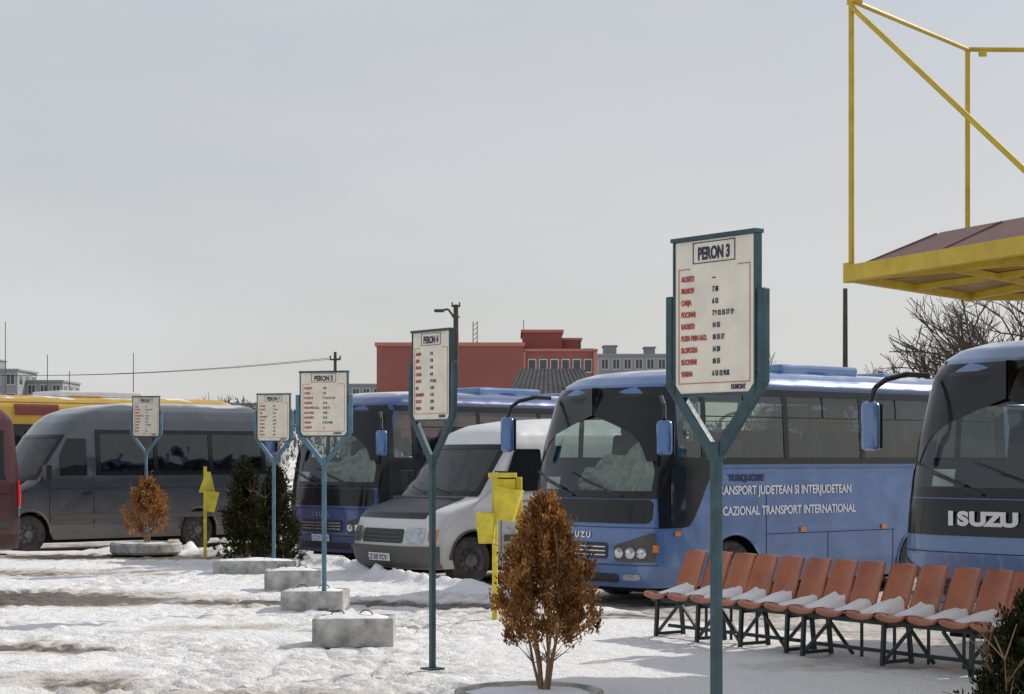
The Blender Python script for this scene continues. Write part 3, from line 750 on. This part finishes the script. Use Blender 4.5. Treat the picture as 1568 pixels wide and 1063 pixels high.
def tree(name,x,y,h,seed,levels=5,spread=.55,r0=.12,m=None):
    rnd=random.Random(seed); E=empty(name,(x,y,0)); mb=MB()
    def br(p,d,l,r,lev):
        seg=3
        for k in range(seg):
            d2=(d+Vector((rnd.gauss(0,.09),rnd.gauss(0,.09),rnd.gauss(0,.05)))).normalized(); q=p+d2*l/seg
            mb.tube(p,q,r*(1-.25*k/seg),r*(1-.25*(k+1)/seg),n=5 if lev<2 else 3); p=q;d=d2
            if lev>=1 and lev<levels and rnd.random()<.75:
                dd=(d+Vector((rnd.gauss(0,spread),rnd.gauss(0,spread),rnd.gauss(.1,.3)))).normalized(); br(p,dd,l*.6,r*.5,lev+1)
        if lev<levels:
            for k in range(3 if lev<2 else 2):
                dd=(d+Vector((rnd.gauss(0,spread),rnd.gauss(0,spread),rnd.gauss(.15,.25)))).normalized(); br(p,dd,l*rnd.uniform(.62,.82),r*.62,lev+1)
    br(Vector((0,0,-.1)),Vector((0,0,1)),h*.28,r0,0)
    mb.obj('branches',m or M['bark'],E)
tree('bare_tree',9.9,41,5.9,21); tree('bare_tree',11.6,43,7.2,22); tree('bare_tree',13.2,44,8.0,23); tree('bare_tree',10.6,40,5.2,26); tree('bare_tree',9.2,52,5.6,24); tree('bare_tree',8.3,54,5.6,27)
tree('bare_tree',-20.5,120,8.0,31,4,r0=.14); tree('bare_tree',-29,125,7.5,32,4,r0=.14); tree('bare_tree',-18.9,122,7.4,33,4,r0=.14)
tree('bare_tree',-36,140,8.5,34,4,r0=.14); tree('bare_tree',10.9,50,5.5,35)

# ------------------------------------------------------------------ buildings
def flats(name,x,y,w,d,h,fl,cols,wall,rz=0,extra=None):
    E=empty(name,(x,y,0),rz); mb=MB(); mb.box((0,0,h/2),(w,d,h)); mb.box((0,0,h+.15),(w+.5,d+.5,.3)); 
    if extra:
        for (cx,cy,sx,sy,sz) in extra: mb.box((cx,cy,h+.3+sz/2),(sx,sy,sz)); mb.box((cx,cy,h+.4+sz),(sx+.4,sy+.4,.2))
    mb.obj('walls',wall,E)
    mb=MB();mf=MB(); fh=h/fl
    for i in range(cols):
        for j in range(fl):
            cx=-w/2+(i+.5)*w/cols; cz=(j+.55)*fh; ww=w/cols*.55
            for sg in(-1,1):
                mb.box((cx,sg*(d/2+.03),cz),(ww,.06,fh*.5)); mf.box((cx,sg*(d/2+.015),cz),(ww+.25,.03,fh*.5+.25)); mf.box((cx,sg*(d/2+.07),cz),(.08,.03,fh*.5))
    nd=max(1,int(d/4))
    for i in range(nd):
        for j in range(fl):
            cy=-d/2+(i+.5)*d/nd; cz=(j+.55)*fh
            for sg in(-1,1): mb.box((sg*(w/2+.03),cy,cz),(.06,1.6,fh*.5)); mf.box((sg*(w/2+.015),cy,cz),(.03,1.85,fh*.5+.25))
    mb.obj('window_panes',M['win'],E); mf.obj('window_frames',M['winw'],E)
def red_building():
    E=empty('red_building',(0,150,0)); mb=MB()
    mb.box((-5.1,6,5.4),(12.0,12,10.8)); mb.box((3.9,6.4,5.2),(6.0,12,10.4)); 
    mb.box((2.55,8,11.3),(3.3,8,1.8)); mb.box((5.0,8.5,11.0),(1.7,7,1.2)); mb.box((6.4,7,10.6),(.9,6,.5))
    mb.obj('walls',M['brick'],E)
    mb=MB()
    mb.box((-5.1,6,10.95),(12.3,12.3,.3)); mb.box((3.9,6.4,10.5),(6.3,12.3,.2)); mb.box((2.55,8,12.3),(3.6,8.3,.25)); mb.box((5.0,8.5,11.7),(1.9,7.2,.2))
    for cx in(.98,6.85): mb.box((cx,.25,5.2),(.3,.3,10.3))
    mb.obj('cornice',M['brick2'],E)
    mb=MB();mf=MB()
    for j in range(3):
        for i in range(6):
            cx=1.65+i*.92; cz=3.4+j*2.9
            mf.box((cx,.37,cz),(.70,.06,1.15)); mb.box((cx,.33,cz),(.54,.06,.95))
    for j in range(2):
        for i in range(4): mb.box((-9.5+i*2.9,-.03,2.5+j*3),(1.2,.06,1.2))
    mb.obj('window_panes',M['win'],E); mf.obj('window_frames',M['winw'],E)
    mb=MB(); 
    for cx in(-3.3,-2.95): mb.tube((cx,5,10.9),(cx,5,13.2),.05,n=4)
    for k in range(5): mb.tube((-3.3,5,11.2+k*.4),(-2.95,5,11.5+k*.4),.03,n=4)
    mb.tube((1.0,7,12.2),(1.0,7,13.5),.04,n=4); mb.tube((5.6,2,9.8),(5.6,2,11.4),.12,n=6)
    mb.obj('roof_antennas',M['wood'],E)
red_building()
def shed():
    E=empty('gabled_shed',(1.3,60,0)); mb=MB(); mb.box((0,0,1.8),(2.6,6,3.6)); mb.obj('walls',M['concrete'],E)
    mb=MB()
    n=36
    def f(u,v):
        s=2*v-1; return ((u-.5)*(3.0-.9*(1-abs(s))),s*3.4,4.60-1.0*abs(s)+.01*math.sin(u*n*math.pi))
    mb.grid(f,180,2); mb.obj('corrugated_roof',M['roofgrey'],E)
    mb=MB(); mb.add([(-1.4,-3,3.5),(-1.4,3,3.5),(-1.0,0,4.5),(1.4,-3,3.5),(1.4,3,3.5),(1.0,0,4.5)],[(0,1,2),(3,5,4)]); mb.box((0,-3.02,1.6),(1.2,.06,1.4)); mb.obj('gables',M['wood'],E)
shed()
flats('grey_apartment_block',19.5,300,11,12,18.0,6,6,M['flat'],extra=[(-3.5,0,2,5,1.4),(3,0,1.6,4,1.2)])
flats('grey_apartment_block',27,310,8,12,16.0,5,4,M['flat'])
flats('grey_apartment_block',-84,300,9,12,15.6,5,4,M['flat'],extra=[(-1,0,3,4,1.5)])
flats('grey_apartment_block',-76.5,305,6,12,14.0,5,3,M['flat'])
flats('grey_apartment_block',-25,320,9,12,14,5,5,M['flat'])
flats('grey_apartment_block',-48,330,14,12,11,4,7,M['flat'])
flats('grey_apartment_block',60,300,16,12,13,5,7,M['flat'])

def far_trees():
    rnd=random.Random(5); vs=[];fs=[]
    for i in range(18000):
        a=rnd.uniform(-1,1); x=a*140; y=rnd.uniform(250,270)
        hh=8+3.5*noise.noise(Vector((x*.05,0,0)))+3*noise.noise(Vector((x*.25,3,0)))
        z=rnd.random()**.7*max(2.5,hh); o=len(vs); s=rnd.uniform(.25,.7)
        p=Vector((x,y,z)); d=Vector((rnd.gauss(0,.4),rnd.gauss(0,.4),1)).normalized()*s*1.6; e=Vector((1,rnd.gauss(0,.5),rnd.gauss(0,.3))).normalized()*s*.35
        vs+=[p-e,p+e,p+d]; fs.append((o,o+1,o+2))
    mb=MB(); mb.add(vs,fs); mb.obj('distant_trees',mat('distant_tree_twigs',(.13,.12,.12),.95),None)
far_trees()

# ------------------------------------------------------------------ poles
def lamp():
    E=empty('street_lamp',(-1.84,60,0)); mb=MB(); mb.tube((0,0,0),(0,0,6.7),.13,.08,n=10)
    mb.tube((0,0,6.2),(-.25,0,6.55),.035); mb.tube((-.25,0,6.55),(-.45,0,6.52),.035); mb.box((.0,0,6.65),(.30,.08,.05)); mb.box((0,0,6.3),(.26,.08,.04))
    for sx in(-.12,.12): mb.tube((sx,0,6.66),(sx,0,6.78),.025,n=6)
    mb.obj('pole',M['wood'],E); mb=MB(); mb.box((-.55,0,6.50),(.34,.2,.10),0,0); mb.obj('lamp_head',M['dgrey'],E,bevel=.04)
lamp()
def upole(x,y,h,r=.1,cross=True,name='utility_pole'):
    E=empty(name,(x,y,0)); mb=MB(); mb.tube((0,0,0),(0,0,h),r,r*.7,n=8)
    if cross:
        mb.box((0,0,h-.25),(.36,.06,.05))
        for sx in(-.16,.16): mb.tube((sx,0,h-.23),(sx,0,h-.12),.025,n=6)
    mb.obj('pole',M['wood'],E)
upole(-5.8,60,5.15,.07); upole(8.2,45,5.85,.08,False); upole(-21,66,4.9)
for x,y,h in((-27.7,100,9.1),(-25.4,100,7.3),(-20.7,100,7.4),(-24.2,100,6.4)): upole(x,y,h,.03,False,'antenna_mast')
mb=MB()
for off in(-.2,.2):
    pr=None
    for k in range(21):
        t=k/20; p=(-5.8-15.2*t+off,60+6*t,4.95-.25*t-1.0*4*t*(1-t)*.25)
        if pr: mb.tube(pr,p,.010,n=4)
        pr=p
mb.obj('overhead_wires',M['dark'])

# ------------------------------------------------------------------ ground
EDGE=[(-300,33.0),(-12,33.0),(-6,33.4),(-4.2,31.2),(-2.6,28.4),(-1.5,25.0),(-.1,22.8),(1.0,21.0),(2.1,18.8),(3.9,16.4),(5.6,14.6),(14,8),(300,-100)]
def sm(a,b,x):
    t=max(0,min(1,(x-a)/(b-a))); return t*t*(3-2*t)
patches=[(-5.8,22.0,2.0,1.1,.9),(-3.4,21.5,1.0,.5,.7),(-4.8,16.4,.9,.5,.75),(-.8,21.2,1.1,.4,.75),(-7,26.8,1.8,.8,.65),(1.4,19.6,1.3,.5,.7),(-3.6,14.0,.9,.5,.55),(-6.2,31.4,2.8,.8,.8),(3.2,14.9,1.0,.35,.55),(-2.0,13.2,.8,.3,.4),(-2.9,18.2,.9,.4,.5)]
def ground(x,y):
    n=noise.noise
    e=interp(EDGE,x); s=y-e
    fade=1 if y<60 else max(0,1-(y-60)/60)
    z=-.15*sm(-.15,.35,s)
    b=n(Vector((x*.7,y*.7,2)))
    ch=n(Vector((x*3.2,y*3.2,5))); c2=n(Vector((x*7.5,y*7.5,9)))
    c3=n(Vector((x*1.7,y*1.7,15)))
    left=sm(1.0,-1.2,x)
    z+=fade*(.02*b+.024*ch*(.7+b)+.018*c2*(.5+.5*left))
    tr=sm(-.25,.25,n(Vector((x*.35+4,y*.35,7)))) * sm(0.2,-.8,s)
    fp=abs(n(Vector((x*3.6,y*3.6,33)))); z-= .055*tr*sm(.22,.0,fp)*fade*(.3+.7*left)
    lump=n(Vector((x*9,y*9,61))); z+=.045*max(0,lump-.08)*(.2+.8*left)*sm(-.4,.3,c3)*fade*(1 if y<34 else .2)
    bank=math.exp(-((s-.2)/.5)**2)*sm(-9,-5.5,x)*sm(1.0,-.6,x)
    z+=bank*(.17+.12*c3+.09*ch+.05*c2)
    d=.0
    for (px,py,ax,ay,st) in patches:
        wx=x+.9*c3;wy=y+.6*b+.3*ch
        q=((wx-px)/ax)**2+((wy-py)/ay)**2
        if q<4: d=max(d,(1-q/2.4)*st)
    d=max(0,d)
    z-=.02*sm(.2,.7,d)
    drt=d*.9
    if s>.0: drt=max(drt,.48*sm(.6,1.6,s)-bank)
    if s>12: drt=max(.0,.5-.01*(s-12))
    drt+=.2*tr*left
    return z,drt
def axis(lo,a,b,hi,st,g=1.13):
    xs=[];x=a
    while x<b: xs.append(x); x+=st
    xs.append(b); s=st;x=b
    while x<hi: s*=g; x+=s; xs.append(min(x,hi))
    s=st;x=a
    L=[]
    while x>lo: s*=g; x-=s; L.append(max(x,lo))
    return sorted(set(L))+xs
xs=axis(-900,-7,5,900,.045); ys1=axis(-60,10,24,24,.05)
y=24;s=.05;ys2=[]
while y<1500: s=min(s*1.02,.3) if y<48 else s*1.13; y+=s; ys2.append(y)
ys=ys1+ys2
vs=[];dv=[]
for y in ys:
    for x in xs:
        z,d=ground(x,y) if (y<130 and abs(x)<70) else (-.15 if y>interp(EDGE,x) else 0,.25)
        vs.append((x,y,z)); dv.append(d)
nx=len(xs)
fs=[(j*nx+i,j*nx+i+1,(j+1)*nx+i+1,(j+1)*nx+i) for j in range(len(ys)-1) for i in range(nx-1)]
me=bpy.data.meshes.new('ground'); me.from_pydata(vs,[],fs)
at=me.attributes.new('dirt','FLOAT','POINT'); at.data.foreach_set('value',dv)
for p in me.polygons: p.use_smooth=True
g=bpy.data.objects.new('ground',me); scene.collection.objects.link(g)
m=bpy.data.materials.new('snow_and_slush'); m.use_nodes=True; nt=m.node_tree;N=nt.nodes;Lk=nt.links;b=N['Principled BSDF']
tc=N.new('ShaderNodeTexCoord'); at=N.new('ShaderNodeAttribute'); at.attribute_name='dirt'
def nzn(sc,det=8,ro=.6):
    q=N.new('ShaderNodeTexNoise'); q.inputs['Scale'].default_value=sc; q.inputs['Detail'].default_value=det; q.inputs['Roughness'].default_value=ro; Lk.new(tc.outputs['Object'],q.inputs['Vector']); return q.outputs['Fac']
def mth(op,a,b_=None,c=None):
    q=N.new('ShaderNodeMath'); q.operation=op
    for i,v in enumerate((a,b_,c)):
        if v is None: continue
        if isinstance(v,(int,float)): q.inputs[i].default_value=v
        else: Lk.new(v,q.inputs[i])
    return q.outputs[0]
def mrange(v,a,b_,c=0,d=1):
    q=N.new('ShaderNodeMapRange'); Lk.new(v,q.inputs[0]); q.inputs[1].default_value=a;q.inputs[2].default_value=b_;q.inputs[3].default_value=c;q.inputs[4].default_value=d; return q.outputs[0]
def mixc(f,a,b_):
    q=N.new('ShaderNodeMix'); q.data_type='RGBA'; Lk.new(f,q.inputs[0])
    for i,v in((6,a),(7,b_)):
        if isinstance(v,tuple): q.inputs[i].default_value=(*v,1)
        else: Lk.new(v,q.inputs[i])
    return q.outputs[2]
n1=nzn(1.4,10,.7); n2=nzn(6,8,.7); n3=nzn(.5,5)
base=mth('ADD',at.outputs['Fac'],mth('MULTIPLY_ADD',n1,.8,-.4))
base=mth('ADD',base,mth('MULTIPLY_ADD',n2,.7,-.35))
thin=mrange(base,.08,.52); bare=mrange(base,.48,.64)
c=mixc(n3,(.84,.85,.88),(.83,.82,.81))
c=mixc(thin,c,(.54,.49,.44))
dk=mixc(n2,(.07,.06,.05),(.19,.155,.125))
c=mixc(bare,c,dk); Lk.new(c,b.inputs['Base Color'])
Lk.new(mrange(bare,0,1,.65,.35),b.inputs['Roughness']); b.inputs['Specular IOR Level'].default_value=.3
bp=N.new('ShaderNodeBump'); bp.inputs['Strength'].default_value=.9; bp.inputs['Distance'].default_value=.05
hh=mth('ADD',mth('MULTIPLY',nzn(11,8,.65),1.0),mth('MULTIPLY',nzn(40,4,.6),.3)); Lk.new(hh,bp.inputs['Height']); Lk.new(bp.outputs['Normal'],b.inputs['Normal'])
me.materials.append(m)

# ------------------------------------------------------------------ world & sun
TH,EL=R(54),R(34)
w=bpy.data.worlds.new('World'); scene.world=w; w.use_nodes=True; nt=w.node_tree;N=nt.nodes;Lk=nt.links
bg=N['Background']; bg.inputs['Strength'].default_value=.1
sk=N.new('ShaderNodeTexSky'); sk.sky_type='NISHITA'; sk.sun_disc=False; sk.sun_elevation=EL; sk.sun_rotation=TH; sk.air_density=1; sk.dust_density=2.5
tc=N.new('ShaderNodeTexCoord'); mp=N.new('ShaderNodeMapping'); mp.inputs['Scale'].default_value=(1,1,3.4); mp.inputs['Rotation'].default_value=(0,R(-14),0); Lk.new(tc.outputs['Generated'],mp.inputs[0])
nz=N.new('ShaderNodeTexNoise'); nz.inputs['Scale'].default_value=3.0; nz.inputs['Detail'].default_value=6; nz.inputs['Roughness'].default_value=.5; Lk.new(mp.outputs[0],nz.inputs['Vector'])
r=N.new('ShaderNodeMapRange'); r.inputs[1].default_value=.33; r.inputs[2].default_value=.66; r.inputs[3].default_value=.70; r.inputs[4].default_value=.98; Lk.new(nz.outputs['Fac'],r.inputs[0])
sp=N.new('ShaderNodeSeparateXYZ'); Lk.new(tc.outputs['Generated'],sp.inputs[0])
cr=N.new('ShaderNodeValToRGB'); Lk.new(sp.outputs[2],cr.inputs[0]); e=cr.color_ramp.elements
e[0].position=0; e[0].color=(.71,.71,.705,1); e[1].position=.32; e[1].color=(.585,.61,.66,1)
ml=N.new('ShaderNodeVectorMath'); ml.operation='SCALE'; ml.inputs[3].default_value=9.8; Lk.new(cr.outputs[0],ml.inputs[0])
mx=N.new('ShaderNodeMix'); mx.data_type='RGBA'; Lk.new(r.outputs[0],mx.inputs[0]); Lk.new(sk.outputs[0],mx.inputs[6]); Lk.new(ml.outputs[0],mx.inputs[7]); Lk.new(mx.outputs[2],bg.inputs['Color'])
sd=bpy.data.lights.new('sun','SUN'); sd.energy=3.6; sd.angle=R(.6); sd.color=(1,.94,.85)
so=bpy.data.objects.new('sun',sd); scene.collection.objects.link(so)
v=Vector((math.sin(TH)*math.cos(EL),math.cos(TH)*math.cos(EL),math.sin(EL))); so.rotation_euler=v.to_track_quat('Z','Y').to_euler()
# ------------------------------------------------------------------ camera
cd=bpy.data.cameras.new('camera'); cam=bpy.data.objects.new('camera',cd); scene.collection.objects.link(cam)
cam.location=(0,0,1.7); cam.rotation_euler=(R(90),0,0); cd.sensor_width=36; cd.lens=64.3; cd.shift_y=.1075; cd.clip_end=3000; cd.clip_start=.1
scene.camera=cam
scene.view_settings.view_transform='Standard'; scene.view_settings.look='None'; scene.view_settings.exposure=0
